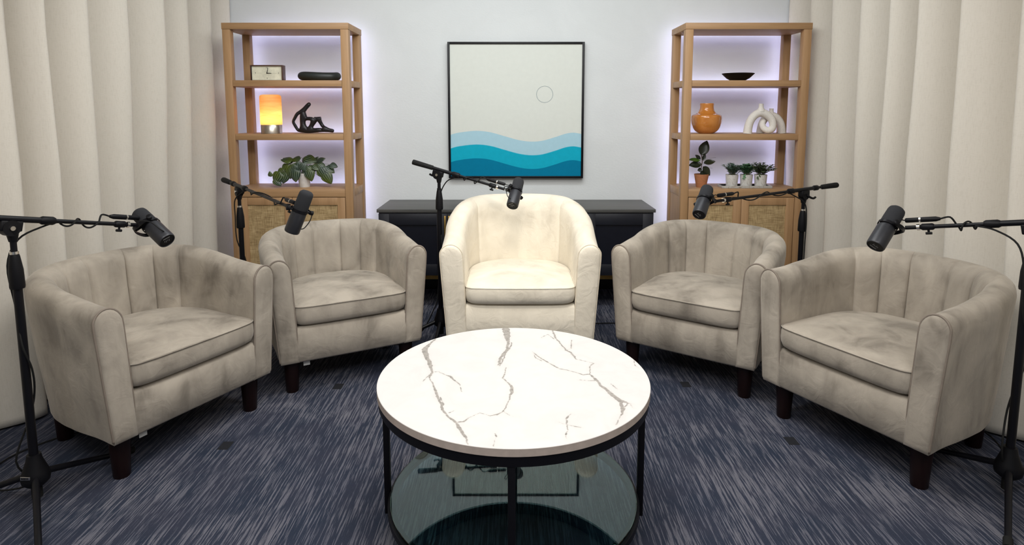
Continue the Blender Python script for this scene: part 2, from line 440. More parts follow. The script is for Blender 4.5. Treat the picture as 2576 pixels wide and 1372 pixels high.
    # round the two front corners
    def rnd_loop(L, it=3):
        for _ in range(it): L = [(L[i - 1] + L[i] * 2 + L[(i + 1) % len(L)]) / 4 for i in range(len(L))]
        return L
    loop = rnd_loop([p if p.y > .03 else p for p in loop], 2)
    loop = [Vector((p.x, max(p.y, fy - .015), 0)) for p in loop]
    cx, cyy = 0, .25; rows = []
    def ring(k, z):
        return [((p.x - cx) * k + cx, (p.y - cyy) * k + cyy, z) for p in loop]
    h = zc1 - zc0
    for k, z in ((.15, zc0 + .002), (.7, zc0 + .002), (.93, zc0 + .003), (.975, zc0 + .012), (.995, zc0 + .03), (1.003, (zc0 + zc1) / 2), (1.0, zc1 - .018), (.988, zc1 - .002)): rows.append(ring(k, z))
    for k in (.975, .95, .91, .86, .8, .72, .63, .54, .44, .34, .24, .14, .05, .0):
        rr = []
        for p in ring(k, 0):
            z = zc1 + D['cr'] * (1 - k ** 2.6)
            q = Vector((p[0] * 7, p[1] * 7, seed * 5.5)); z += (mnoise.noise(q) * .008 + abs(mnoise.noise(q * 1.6 + Vector((3, 1, 0)))) * -.010 - .004 * abs(math.sin(math.atan2(p[1] - .55, p[0]) * 9 + 5 * mnoise.noise(q * .5))) ** 3 * sstep(.15, .5, p[1])) * (1 - k ** 6)
            rr.append((p[0], p[1], z))
        rows.append(rr)
    cu = MB().grid(rows, cv=True).build('seat_cushion', mat, t, sharp=180)
    MB().tube([Vector(p) for p in ring(.997, zc1 - .003)], D['pr'] * .8, 6, closed=True).build('piping', mat, cu, sharp=180)
    # legs
    for x, y in ((-.285, .07), (.285, .07), (-.235, D['db'] - .12), (.235, D['db'] - .12)):
        MB().lathe([(.001, 0), (.027, 0), (.029, .004), (.037, zb - .003), (.036, zb + .006), (.001, zb + .006)], 24, x, y).build('leg', LEGW, t, sharp=50)
    if D.get('lab'):
        m = MB(); m.box(-.236, -.206, .030, .0315, zb - .030, zb + .004); m.build('care_label', LABEL, t)['label'] = 'small white care label hanging below the front'
    return t
LABEL = simple('white_label', (.6, .6, .58), .7)
GREY = dict(zb=.162, za=.664, zk=.722, ob=.343, ot=.386, ib=.257, it=.285, db=.665, dt=.70, th=.115, zr=.335, c0=.338, c1=.437, cr=.034, fy=-.012, s0=.335, pr=.0042)
CR = dict(GREY, zb=.185, za=.695, zk=.855, ob=.362, ot=.402, ib=.262, it=.285, db=.68, dt=.73, th=.12, zr=.392, c0=.395, c1=.485, cr=.028, s0=.36, pr=.0022, r0=.05, r1=.98, fy=-.02)
GRP = 'armchairs around the coffee table'
R = math.radians
tub_chair('armchair', 'taupe velvet tub armchair at far left, in front of the left curtain', (-1.257, 2.346, 0), R(62.8), GRP, VELVET, VELVET_PIPE, dict(GREY, lab=1), 6, 1)
tub_chair('armchair', 'taupe velvet tub armchair in front of the left bookcase', (-.778, 2.888, 0), R(28.4), GRP, VELVET, VELVET_PIPE, dict(GREY, lab=1), 6, 2)
tub_chair('armchair', 'cream slipcovered tub armchair in the centre, behind the coffee table', (.041, 2.93, 0), 0, GRP, CREAM, CREAM_PIPE, CR, 2, 3)
tub_chair('armchair', 'taupe velvet tub armchair in front of the right bookcase', (.829, 2.867, 0), R(-35.2), GRP, VELVET, VELVET_PIPE, GREY, 6, 4)
tub_chair('armchair', 'taupe velvet tub armchair at far right, in front of the right curtain', (1.277, 2.282, 0), R(-62.0), GRP, VELVET, VELVET_PIPE, GREY, 6, 5)

# ------------------------------------------------------------------ coffee table
VEINS = [[[-0.296, 0.316, 0.0018], [-0.311, 0.266, 0.0036], [-0.323, 0.219, 0.0087], [-0.304, 0.144, 0.0073], [-0.286, 0.088, 0.006], [-0.27, 0.028, 0.0037], [-0.273, -0.017, 0.0013], [-0.256, -0.065, 0.002], [-0.239, -0.122, 0.0034], [-0.222, -0.176, 0.0024], [-0.205, -0.237, 0.0032], [-0.185, -0.275, 0.0022], [-0.163, -0.303, 0.0026], [-0.152, -0.33, 0.0043], [-0.14, -0.356, 0.003], [-0.128, -0.381, 0.0019], [-0.119, -0.418, 0.0008]], [[-0.269, 0.024, 0.0011], [-0.249, 0.028, 0.0008], [-0.224, 0.002, 0.001], [-0.204, -0.011, 0.0021], [-0.188, -0.041, 0.0023], [-0.17, -0.071, 0.0013], [-0.161, -0.117, 0.0005]], [[-0.161, -0.305, 0.0009], [-0.14, -0.301, 0.0022], [-0.128, -0.28, 0.0018], [-0.097, -0.252, 0.0014], [-0.068, -0.268, 0.0011], [-0.049, -0.261, 0.0022], [-0.033, -0.247, 0.0011], [-0.021, -0.207, 0.0009], [-0.012, -0.155, 0.0012], [-0.004, -0.122, 0.0049], [-0.008, -0.077, 0.003], [-0.023, -0.047, 0.0015], [-0.035, -0.023, 0.0013], [-0.029, 0.015, 0.001], [-0.025, 0.06, 0.0008]], [[-0.03, 0.425, 0.0127], [-0.023, 0.35, 0.0098], [-0.019, 0.282, 0.0042], [-0.026, 0.203, 0.0034], [-0.045, 0.144, 0.0039], [-0.052, 0.081, 0.0032]], [[-0.007, 0.282, 0.0009], [-0.014, 0.226, 0.0017], [-0.025, 0.196, 0.0014], [-0.038, 0.115, 0.0011], [-0.047, 0.074, 0.0016]], [[0.155, 0.407, 0.0016], [0.161, 0.333, 0.003], [0.177, 0.266, 0.0018], [0.191, 0.211, 0.0029], [0.207, 0.188, 0.0034], [0.219, 0.129, 0.0017], [0.245, 0.113, 0.0008], [0.276, 0.094, 0.0008], [0.261, 0.074, 0.0008], [0.25, 0.008, 0.0013]], [[0.191, 0.211, 0.0009], [0.211, 0.226, 0.0009], [0.221, 0.307, 0.0009]], [[0.156, 0.316, 0.0009], [0.134, 0.367, 0.0006], [0.107, 0.333, 0.0006]], [[0.068, 0.196, 0.0009], [0.092, 0.144, 0.0017], [0.124, 0.094, 0.0014], [0.155, 0.05, 0.0016], [0.192, 0.031, 0.0013], [0.227, 0.002, 0.001], [0.25, 0.008, 0.0016], [0.264, -0.029, 0.0031], [0.275, -0.077, 0.0035], [0.294, -0.122, 0.0053], [0.312, -0.166, 0.0071], [0.337, -0.192, 0.0028], [0.346, -0.197, 0.0009]], [[0.315, -0.176, 0.0047], [0.317, -0.217, 0.0046], [0.311, -0.256, 0.0027], [0.296, -0.285, 0.0009], [0.283, -0.317, 0.0004]], [[0.337, -0.192, 0.0012], [0.323, -0.227, 0.0011], [0.311, -0.256, 0.0013]], [[0.215, -0.035, 0.0005], [0.238, -0.041, 0.0008], [0.262, -0.041, 0.0005]], [[0.07, 0.181, 0.0006], [0.08, 0.137, 0.0008], [0.098, 0.115, 0.0006]], [[0.164, -0.256, 0.0004], [0.147, -0.285, 0.0007], [0.146, -0.321, 0.0011], [0.147, -0.347, 0.0013], [0.139, -0.369, 0.001], [0.139, -0.393, 0.0004]], [[0.123, -0.303, 0.0004], [0.145, -0.317, 0.0006], [0.184, -0.332, 0.0004]], [[-0.051, -0.364, 0.0004], [-0.046, -0.381, 0.0008], [-0.052, -0.41, 0.0006], [-0.053, -0.425, 0.0004]], [[0.419, 0.122, 0.0006], [0.413, 0.074, 0.0011], [0.423, 0.056, 0.0008]], [[-0.29, -0.047, 0.0005], [-0.28, -0.011, 0.001], [-0.27, 0.021, 0.0008]], [[-0.187, -0.252, 0.0007], [-0.176, -0.242, 0.0007], [-0.172, -0.237, 0.0005]], [[-0.222, -0.155, 0.0007], [-0.206, -0.207, 0.0007]], [[-0.03, -0.242, 0.0005], [-0.002, -0.273, 0.0002]], [[0.309, -0.065, 0.0004], [0.324, -0.1, 0.0005]], [[0.345, -0.192, 0.0007], [0.348, -0.222, 0.0005]]]
TC = (.005, 1.911); TR = .4385
t = thing('coffee_table', 'round coffee table with white marble top, black metal frame and glass lower shelf', 'coffee table', (TC[0], TC[1], 0))
NR, NA = 230, 860
rr = np.linspace(0, TR - .0012, NR); aa = np.arange(NA) * 2 * np.pi / NA
X = np.outer(rr[1:], np.cos(aa)).ravel(); Y = np.outer(rr[1:], np.sin(aa)).ravel()
X = np.concatenate([[0], X]); Y = np.concatenate([[0], Y]); val = np.full(X.shape, 30.0)
rng = np.random.RandomState(4)
for pl in VEINS:
    Q = [np.array(q) for q in pl]
    for a, b in zip(Q[:-1], Q[1:]):
        nsub = max(1, int(np.hypot(*(b - a)[:2]) / .012)); pts = [a + (b - a) * i / nsub for i in range(nsub + 1)]
        for i in range(1, nsub): pts[i] = pts[i] + np.array([*(rng.randn(2) * .0012), 0])
        for p, q in zip(pts[:-1], pts[1:]):
            d = q[:2] - p[:2]; L2 = max(1e-9, d @ d); u = np.clip(((X - p[0]) * d[0] + (Y - p[1]) * d[1]) / L2, 0, 1)
            dist = np.hypot(X - p[0] - u * d[0], Y - p[1] - u * d[1]) - (p[2] + (q[2] - p[2]) * u) * 1.12
            val = np.minimum(val, dist * 1000)
idx = 1 + np.arange((NR - 1) * NA).reshape(NR - 1, NA); nx = np.roll(idx, -1, axis=1)
quads = np.stack([idx[:-1], idx[1:], nx[1:], nx[:-1]], -1).reshape(-1, 4)
tris = np.stack([np.zeros(NA, int), idx[0], nx[0]], -1)
me = bpy.data.meshes.new('tabletop')
V = np.stack([X, Y, np.full(X.shape, .486)], 1)
rim = [(TR, .4848), (TR, .4635), (TR - .0015, .462), (.02, .462)]; nv = len(V); rv = []
for r_, z_ in rim: rv += [(r_ * math.cos(a), r_ * math.sin(a), z_) for a in aa]
V = np.concatenate([V, np.array(rv)]); ri = nv + np.arange(len(rim) * NA).reshape(len(rim), NA); allr = np.concatenate([idx[-1:], ri]); nr = np.roll(allr, -1, axis=1)
rq = np.stack([allr[:-1], allr[1:], nr[1:], nr[:-1]], -1).reshape(-1, 4)
faces = [tuple(f) for f in tris.tolist()] + [tuple(f) for f in quads.tolist()] + [tuple(f) for f in rq.tolist()]
me.from_pydata(V.tolist(), [], faces); me.materials.append(MARBLE); me.materials.append(EDGE)
mi = np.zeros(len(faces), np.int32); mi[len(tris) + len(quads) + NA:] = 1; me.polygons.foreach_set('material_index', mi)
at = me.attributes.new('vein', 'FLOAT', 'POINT'); full = np.full(len(V), 30.0, np.float32); full[:len(val)] = val; at.data.foreach_set('value', full)
o = bpy.data.objects.new('tabletop', me); COL.objects.link(o); o.parent = t
def flat_ring(mb, r0, r1, z0, z1, seg=128):
    mb.grid([[(r * math.cos(a), r * math.sin(a), z) for a in (2 * math.pi * k / seg for k in range(seg))] for r, z in ((r0, z0), (r1, z0), (r1, z1), (r0, z1))], cu=True, cv=True)
m = MB(); flat_ring(m, .40, .4345, .433, .4615); m.build('top_ring', BLK, t, sharp=30)
m = MB(); flat_ring(m, .388, .414, .058, .078); m.build('lower_ring', BLK, t, sharp=30)
for k in range(4):
    a = math.pi / 2 * k - math.radians(0.8); m = MB(); m.M = Matrix.Rotation(a, 4, 'Z')
    m.box(.4125, .4325, -.010, .010, 0, .434, .0015).build('leg', BLK, t)
m = MB(); m.lathe([(.0, .0805), (.404, .0805), (.4055, .0815), (.4055, .0875), (.404, .0885), (.0, .0885)], 128).build('glass_shelf', GLASS, t, sharp=30)
PAD = simple('clear_pad', (.6, .6, .58), .4)
for a in (225, 318, 45, 135):
    MB().lathe([(0, .0781), (.006, .0781), (.006, .0802), (0, .0802)], 16, .398 * math.cos(R(a)), .398 * math.sin(R(a))).build('glass_pad', PAD, t)

# ------------------------------------------------------------------ bookcases
def glow(name, c, s):
    n = NT(name); n.b.inputs['Base Color'].default_value = (.8, .8, .8, 1); n.b.inputs['Emission Color'].default_value = (*c, 1); n.b.inputs['Emission Strength'].default_value = s; return n.m
LED = glow('led_strip_glow', (.66, .64, 1.0), 6)
def bookcase(label, x0):
    w, dp, th = .829, .352, .042; Z = (1.922, 1.549, 1.192, .819); P = .052
    t = thing('bookcase', label, 'bookcase', (x0, 4.088, 0), 0, 'oak bookcases against the back wall')
    MB().box(-.002, w + .002, -.002, dp + .002, Z[0] - th, Z[0], .002).build('top_board', OAK[0], t)
    for x in (0, w - P):
        for y in (0, dp - P):
            MB().box(x, x + P, y, y + P, 0, Z[0] - th, .003).build('post', OAK[2], t)
    for z in Z[1:]:
        h = .040 if z != Z[3] else .052; e = .001
        m = MB(); m.box(P + e, w - P - e, .003, dp - .003, z - h, z, .0015); m.box(.003, P, P + e, dp - P - e, z - h, z, .0015); m.box(w - P, w - .003, P + e, dp - P - e, z - h, z, .0015)
        m.build('shelf_board' if z != Z[3] else 'cabinet_top', OAK[0], t)
    for x in (.006, w - .02): MB().box(x, x + .014, P, dp - P, .10, Z[3] - .053).build('side_panel', OAK[2], t)
    MB().box(P, w - P, dp - .02, dp - .008, .10, Z[3] - .053).build('back_panel', OAK[2], t)
    MB().box(P, w - P, .02, dp - .02, .08, .11).build('bottom_board', OAK[0], t)
    dz0, dz1 = .115, Z[3] - .056; cx = w / 2
    for s in (0, 1):
        xa = P + .004 if s == 0 else cx + .0015; xb = cx - .0015 if s == 0 else w - P - .004; fr = .052
        d = MB(); d.box(xa, xa + fr, .004, .024, dz0, dz1, .0015); d.box(xb - fr, xb, .004, .024, dz0, dz1, .0015)
        d.box(xa + fr, xb - fr, .0045, .024, dz1 - fr, dz1, .0012); d.box(xa + fr, xb - fr, .0045, .024, dz0, dz0 + fr, .0012)
        d = d.build('door', OAK[2], t)
        c = MB().box(xa + fr - .002, xb - fr + .002, .013, .018, dz0 + fr - .002, dz1 - fr + .002).build('cane_panel', CANE, d)
    # led tape behind the rear posts and the rear edge of every shelf
    for x in (.022, w - .034): MB().box(x, x + .012, dp + .001, dp + .005, .25, Z[0] - .01).build('led_strip', LED, t)
    MB().box(.03, w - .03, dp + .0025, dp + .006, Z[0] - .03, Z[0] - .018).build('led_strip', LED, t)
    for z in Z[1:]: MB().box(.055, w - .055, dp + .001, dp + .005, z - .016, z - .002).build('led_strip', LED, t)
    return t
bookcase('oak bookcase on the left, holding the clock and the glowing lamp', -1.906)
bookcase('oak bookcase on the right, holding the orange vase and white looped vases', 1.142)

# ------------------------------------------------------------------ credenza
t = thing('credenza', 'low black media cabinet with brass handles behind the cream armchair', 'cabinet', (.028, 4.04, 0))
hw = .935; Zt = .692
MB().box(-hw, hw, -.012, .44, Zt - .022, Zt, .002).build('top_board', CRED_TOP, t)
MB().box(-hw + .012, hw - .012, .0, .43, .235, Zt - .023, .001).build('body', CRED, t)
for k in range(4):
    a = -hw + .014 + k * (2 * hw - .028) / 4; b = a + (2 * hw - .028) / 4 - .003; fr = .07
    d = MB(); z0, z1 = .24, Zt - .03
    d.box(a, a + fr, -.020, -.001, z0, z1, .001); d.box(b - fr, b, -.020, -.001, z0, z1, .001); d.box(a + fr, b - fr, -.020, -.001, z1 - .075, z1, .001); d.box(a + fr, b - fr, -.020, -.001, z0, z0 + .075, .001)
    d = d.build('door', CRED, t)
    MB().box(a + fr, b - fr, -.010, -.002, z0 + .075, z1 - .075).build('door_panel', PANEL, d)
    xh = b - .018 if k % 2 == 0 else a + .006
    MB().box(xh, xh + .011, -.032, -.020, z1 - .20, z1 - .012, .002).build('handle', BRASS, d)
m = MB(); m.box(-hw + .06, hw - .06, .01, .028, .206, .234, .001); m.box(-hw + .06, hw - .06, .40, .418, .206, .234, .001)
for x in (-hw + .06, hw - .078): m.box(x, x + .018, .028, .40, .206, .234, .001)
m.build('base_frame', BRASS, t)
for x in (-hw + .06, hw - .078):
    for y in (.01, .40): MB().box(x, x + .018, y, y + .018, 0, .206, .001).build('leg', BRASS, t)

# ------------------------------------------------------------------ framed print
def print_art():
    wd, hg = .991, .990; t = thing('framed_print', 'large square wave print in thin black frame on the back wall', 'picture', (.029, 4.519, .852))
    x0, x1 = -wd / 2, wd / 2; fw = .016; m = MB()
    m.box(x0, x0 + fw, -.045, 0, 0, hg, .001); m.box(x1 - fw, x1, -.045, 0, 0, hg, .001); m.box(x0 + fw, x1 - fw, -.045, 0, 0, fw, .001); m.box(x0 + fw, x1 - fw, -.045, 0, hg - fw, hg, .001)
    m.build('frame', BLK, t)
    cols = [simple('print_ground', (.70, .725, .675), .8, var=.015), simple('print_pale_blue', (.40, .62, .72), .8, var=.02), simple('print_turquoise', (.008, .40, .56), .8, var=.04, spec=.1), simple('print_deep_blue', (.001, .19, .34), .8, var=.03, spec=.1), simple('print_line', (.20, .27, .30), .8), simple('print_cyan_edge', (.16, .55, .70), .8)]
    a, b = x0 + fw, x1 - fw; z0, z1 = fw, hg - fw; Wd = b - a
    keys = [(0, .318), (.06, .334), (.19, .348), (.30, .338), (.42, .305), (.52, .278), (.61, .266), (.70, .272), (.80, .300), (.88, .326), (.94, .334), (1, .325)]
    path = smooth_path([(k, 0, v) for k, v in keys], 10)
    def wave(i, off): p = path[i]; return (a + p.x * Wd, z0 + (p.z - off) * (z1 - z0))
    m = MB(); y = -.036; n = len(path)
    bands = [(None, 0.0, 0), (0.0, .106, 1), (.106, .211, 2), (.211, None, 3)]
    for o1, o2, mi in bands:
        m.cur = mi; up = [(wave(i, o1)) if o1 is not None else (wave(i, 0)[0], z1) for i in range(n)]; lo = [(wave(i, o2)) if o2 is not None else (wave(i, 0)[0], z0) for i in range(n)]
        m.grid([[(p[0], y, p[1]) for p in up], [(p[0], y, p[1]) for p in lo]])
    for off, mi in ((0.106, 5), (.211, 2)):
        m.cur = mi; m.grid([[(wave(i, off)[0], y - .0004, wave(i, off)[1] + .003) for i in range(n)], [(wave(i, off)[0], y - .0004, wave(i, off)[1]) for i in range(n)]])
    m.cur = 4; cx, cz, r = a + .718 * Wd, z0 + .625 * (z1 - z0), .0605
    m.grid([[(cx + q * math.cos(u), y - .0005, cz + q * math.sin(u)) for u in (2 * math.pi * k / 96 for k in range(96))] for q in (r, r - .0026)], cv=True)
    m.cur = 0; m.box(a, b, -.0355, -.004, z0, z1)
    m.build('canvas', cols, t, smooth=False)
print_art()

# ------------------------------------------------------------------ microphone stands, microphones, cables
def mic_stand(label, base, piv, tip, tail_len, legs_az, silver=True, plate=False, grip=(.075, .0125)):
    bx, by = base; t = thing('microphone_stand', label, 'microphone stand', (bx, by, 0), 0, 'boom microphone stands behind and beside the armchairs')
    L = lambda p: Vector((p[0] - bx, p[1] - by, p[2]))
    zc = piv - .17 # clutch centre height
    # tripod hub
    MB().lathe([(.0, .075), (.026, .075), (.040, .088), (.043, .105), (.038, .125), (.024, .165), (.0205, .185), (.0, .185)], 28).build('hub', BLK_PL, t, sharp=50)
    MB().lathe([(.0, .03), (.016, .03), (.016, .076), (.0, .076)], 20).build('pole_end', BLK_RUB, t)
    if plate:
        m = MB(); m.box(-.016, .016, -.0445, -.041, .117, .128, .0006); pl = m.build('badge', CHROME, t)
        pl['label'] = 'silver badge with small dark lettering'
        m = MB(); 
        for i in range(5): m.box(-.012 + i * .005, -.0092 + i * .005, -.0452, -.0443, .119, .126)
        m.build('badge_lettering', BLK_PL, pl)
    for az in legs_az:
        a = R(az); c, s = math.cos(a), math.sin(a)
        m = MB(); m.tube([(c * .030, s * .030, .108), (c * .18, s * .18, .062), (c * .33, s * .33, .016)], [.0115, .0105, .010], 10)
        lg = m.build('leg', BLK, t)
        m = MB(); m.tube([(c * .31, s * .31, .022), (c * .345, s * .345, .0135)], .0135, 12); m.build('rubber_foot', BLK_RUB, lg)
    MB().tube([(0, 0, .16), (0, 0, zc - .05)], .0135, 16).build('pole', BLK, t)
    cl = MB().lathe([(.0, zc - .062), (.0205, zc - .062), (.0218, zc - .055), (.0205, zc), (.0145, zc + .045), (.0125, zc + .052), (0, zc + .052)], 24).build('height_clutch', BLK_PL, t, sharp=50)
    MB().tube([(0, 0, zc + .05), (0, 0, piv - .06)], .0095, 14).build('upper_pole', BLK, t)
    MB().lathe([(.0, zc + .053), (.0125, zc + .053), (.0125, zc + .062), (0, zc + .062)], 20).build('collar_ring', CHROME if silver else BLK_PL, t)
    # swivel joint, boom
    T = L(tip); Pv = Vector((0, 0, piv)); d = (T - Pv).normalized(); sd = d.cross(Vector((0, 0, 1))).normalized(); up = sd.cross(d)
    m = MB(); m.tube([(0, 0, piv - .075), (0, 0, piv - .055), (0, 0, piv - .03)], [.012, .016, .020], 16)
    M = Matrix((sd, d, up)).transposed().to_4x4(); M.translation = Pv; m.M = M
    m.tube([(-.016, 0, -.030), (.016, 0, -.030)], .026, 20); m.box(-.014, .014, -.032, .032, -.040, -.006, .004)
    m.build('swivel_joint', BLK_PL, t, sharp=50)
    m = MB(); m.M = M; m.tube([(.016, 0, -.030), (.021, 0, -.030)], .0075, 12); m.build('joint_bolt', CHROME, t)
    m = MB(); m.M = M; m.tube(smooth_path([(-.018, 0, -.03), (-.026, -.012, -.040), (-.028, -.04, -.050), (-.026, -.062, -.046)], 5), [.007] * 5 + [.006] * 11, 8); m.build('wing_lever', BLK_PL, t)
    e = T - d * .0; fat = .0105
    MB().tube([Pv - d * .075, Pv + d * .09], fat, 14).build('boom_sleeve', BLK, t)
    MB().tube([Pv + d * .085, Pv + d * .092, Pv + d * .125, Pv + d * .132], [.011, .0145, .0145, .011], 16).build('sleeve_nut', BLK_PL, t)
    MB().tube([Pv - d * tail_len, e - d * .012], .0075, 12).build('boom_arm', BLK, t)
    g0, gr = grip
    MB().tube([Pv - d * .078, Pv - d * .085, Pv - d * .11, Pv - d * .115], [.0105, .0145, .0145, .011], 16).build('sleeve_nut', BLK_PL, t)
    MB().tube([Pv - d * (tail_len - .13), Pv - d * (tail_len - .125), Pv - d * (tail_len - .01), Pv - d * (tail_len + .003), Pv - d * (tail_len + .006)], [.0095, gr * .85, gr, gr * .95, gr * .5], 16).build('grip', BLK_RUB, t, sharp=50)
    MB().tube([e - d * .105, e - d * .10, e - d * .068, e - d * .062], [.009, .0125, .0125, .009], 16).build('tip_nut', BLK_PL, t)
    MB().tube([e - d * .060, e - d * .050], .0118, 16).build('tip_ring', CHROME, t)
    m = MB(); m.tube([e - d * .085, e - d * .085 - up * .022], .004, 8); c = e - d * .085 - up * .024
    m.tube([c - d * .010, c + d * .010], .005, 8); m.build('thumb_screw', BLK_PL, t)
    return d, up, sd

def microphone(label, top, bot, tip, side, swap=1):
    """top = rounded foam end, bot = flat rear end; side points the pigtail loop"""
    A, B = Vector(top), Vector(bot); z = (A - B).normalized(); c = (A + B) / 2; Lh = .097
    M = frame_matrix(c, z, Vector(tip) - c); t = thing('microphone', label, 'microphone', (0, 0, 0), 0, 'black broadcast microphones on boom stands')
    t.matrix_world = M; bpy.context.view_layer.update()
    tl = M.inverted() @ Vector(tip)
    MB().lathe([(0, Lh), (.012, Lh), (.022, Lh - .0025), (.0285, Lh - .009), (.0305, Lh - .018), (.0312, Lh - .05), (.0315, .018), (.0305, .012), (0, .012)], 40).build('foam_windscreen', FOAM, t, sharp=50)
    MB().lathe([(0, .014), (.0285, .014), (.0285, -.002), (.0318, -.004), (.0325, -.008), (.0325, -Lh + .006), (.0315, -Lh + .002), (.0305, -Lh), (.0285, -Lh), (.028, -Lh + .0025), (0, -Lh + .0025)], 40).build('body', MICBODY, t, sharp=40)
    cap = MB().lathe([(0, -Lh + .0019), (.0275, -Lh + .0019), (.0275, -Lh + .0024), (0, -Lh + .0024)], 32).build('rear_plate', BLK_PL, t)
    m = MB(); m.box(-.016, -.0125, -.013, .013, -Lh + .0008, -Lh + .0017)
    for k, y in enumerate((-.010, -.004, .002, .008)): m.box(-.004, .003 if k % 2 else .007, y, y + .0022, -Lh + .0010, -Lh + .0017)
    m.build('rear_markings', MICMARK, cap)
    # yoke
    MB().lathe([(.0322, .001), (.0348, .001), (.0348, .012), (.0322, .012)] , 40).build('mount_ring', BLK, t, sharp=30)
    rr = .043; pth = smooth_path([(rr, -.002, .005), (rr + .001, .012, .005), (rr - .004, .030, .003 + tl.z * .2), (.024, .046, tl.z * .5), (.008, .056, tl.z * .8), (-.008, .056, tl.z * .8), (-.024, .046, tl.z * .5), (-rr + .004, .030, .003 + tl.z * .2), (-rr - .001, .012, .005), (-rr, -.002, .005)], 5)
    MB().ribbon(pth, .017, .0032, (0, -.15, 1)).build('yoke', BLK, t, sharp=40)
    for sgn in (-1, 1):
        MB().tube([(sgn * .033, 0, .005), (sgn * .045, 0, .005), (sgn * .046, 0, .005), (sgn * .058, 0, .005), (sgn * .060, 0, .005)], [.005, .005, .0095, .0105, .008], 16).build('yoke_knob', BLK_PL, t, sharp=40)
    MB().tube([(0, .052, tl.z * .8), tuple(tl.lerp(Vector((0, .05, tl.z * .8)), .1)), tuple(tl)], [.009, .011, .0095], 14).build('thread_adapter', BLK_PL, t)
    return t, M

def cable_set(label, mic, M, tip, d, up, sd, P, base, side, floor_pts, loop):
    """pigtail belongs to the microphone, the long cable is its own thing"""
    Minv = M.inverted(); tip = Vector(tip); P = Vector(P)
    c0 = tip - d * .015 + up * .0275; c1 = c0 - d * .062
    cA = lambda p: tuple(Minv @ Vector(p))
    start = Vector((side * .0315, -.006, -.075))
    pts = [start] + [Vector(q) for q in loop] + [Minv @ (c0 + d * .035), Minv @ c0]
    MB().tube(smooth_path(pts, 8), .0021, 8).build('pigtail_cable', BLK_RUB, mic)
    MB().tube([cA(c0), cA(c0 - d * .004), cA(c0 - d * .045)], [.0075, .0092, .0092], 14).build('plug', BLK_PL, mic)
    t = thing('microphone_cable', label, 'cable', (base[0], base[1], 0), 0, 'microphone cables wrapped round the booms')
    b = Vector((base[0], base[1], 0)); q = lambda p: tuple(Vector(p) - b)
    MB().tube([q(c0 - d * .052), q(c0 - d * .098), q(c0 - d * .112)], [.0095, .0095, .0055], 14).build('socket_plug', BLK_PL, t)
    MB().tube([q(c0 - d * .0455), q(c0 - d * .0515)], .0098, 14).build('metal_ring', CHROME, t)
    s0 = c0 - d * .112; Ln = (P - tip).length; pts = [s0, s0 - d * .03 + up * .004]
    k0 = .17; n = 26
    for i in range(n + 1):
        u = i / n; dist = k0 + (Ln - .15 - k0) * u; ph = u * 2 * math.pi * 1.5 + 1.2; r = .0115 + .007 * math.sin(u * math.pi * 2) ** 2
        pts.append(tip - d * dist + up * math.cos(ph) * r + sd * math.sin(ph) * r)
    j = P - d * -.0
    out = Vector((sd.x, sd.y, 0)) * (.03 * side)
    pts += [P + d * .10 + up * -.022 + out * .3, P + d * .03 + Vector((0, 0, -.07)) + out, P + Vector((0, 0, -.16)) + out * 1.1 + Vector((.008 * side, 0, 0)), P + Vector((0, 0, -.30)) + out * .75]
    z = P.z - .42; base3 = Vector((base[0], base[1], 0)); i = 0
    while z > .22:
        a = i * 1.1; pts.append(base3 + Vector((.0205 * math.cos(a + side), .0205 * math.sin(a + side), z))); z -= .09; i += 1
    pts += [base3 + Vector((.045 * side, -.02, .17))] + [Vector(f) for f in floor_pts]
    MB().tube([q(p) for p in smooth_path(pts, 5)], .0032, 8).build('cord', BLK_RUB, t)
    return t

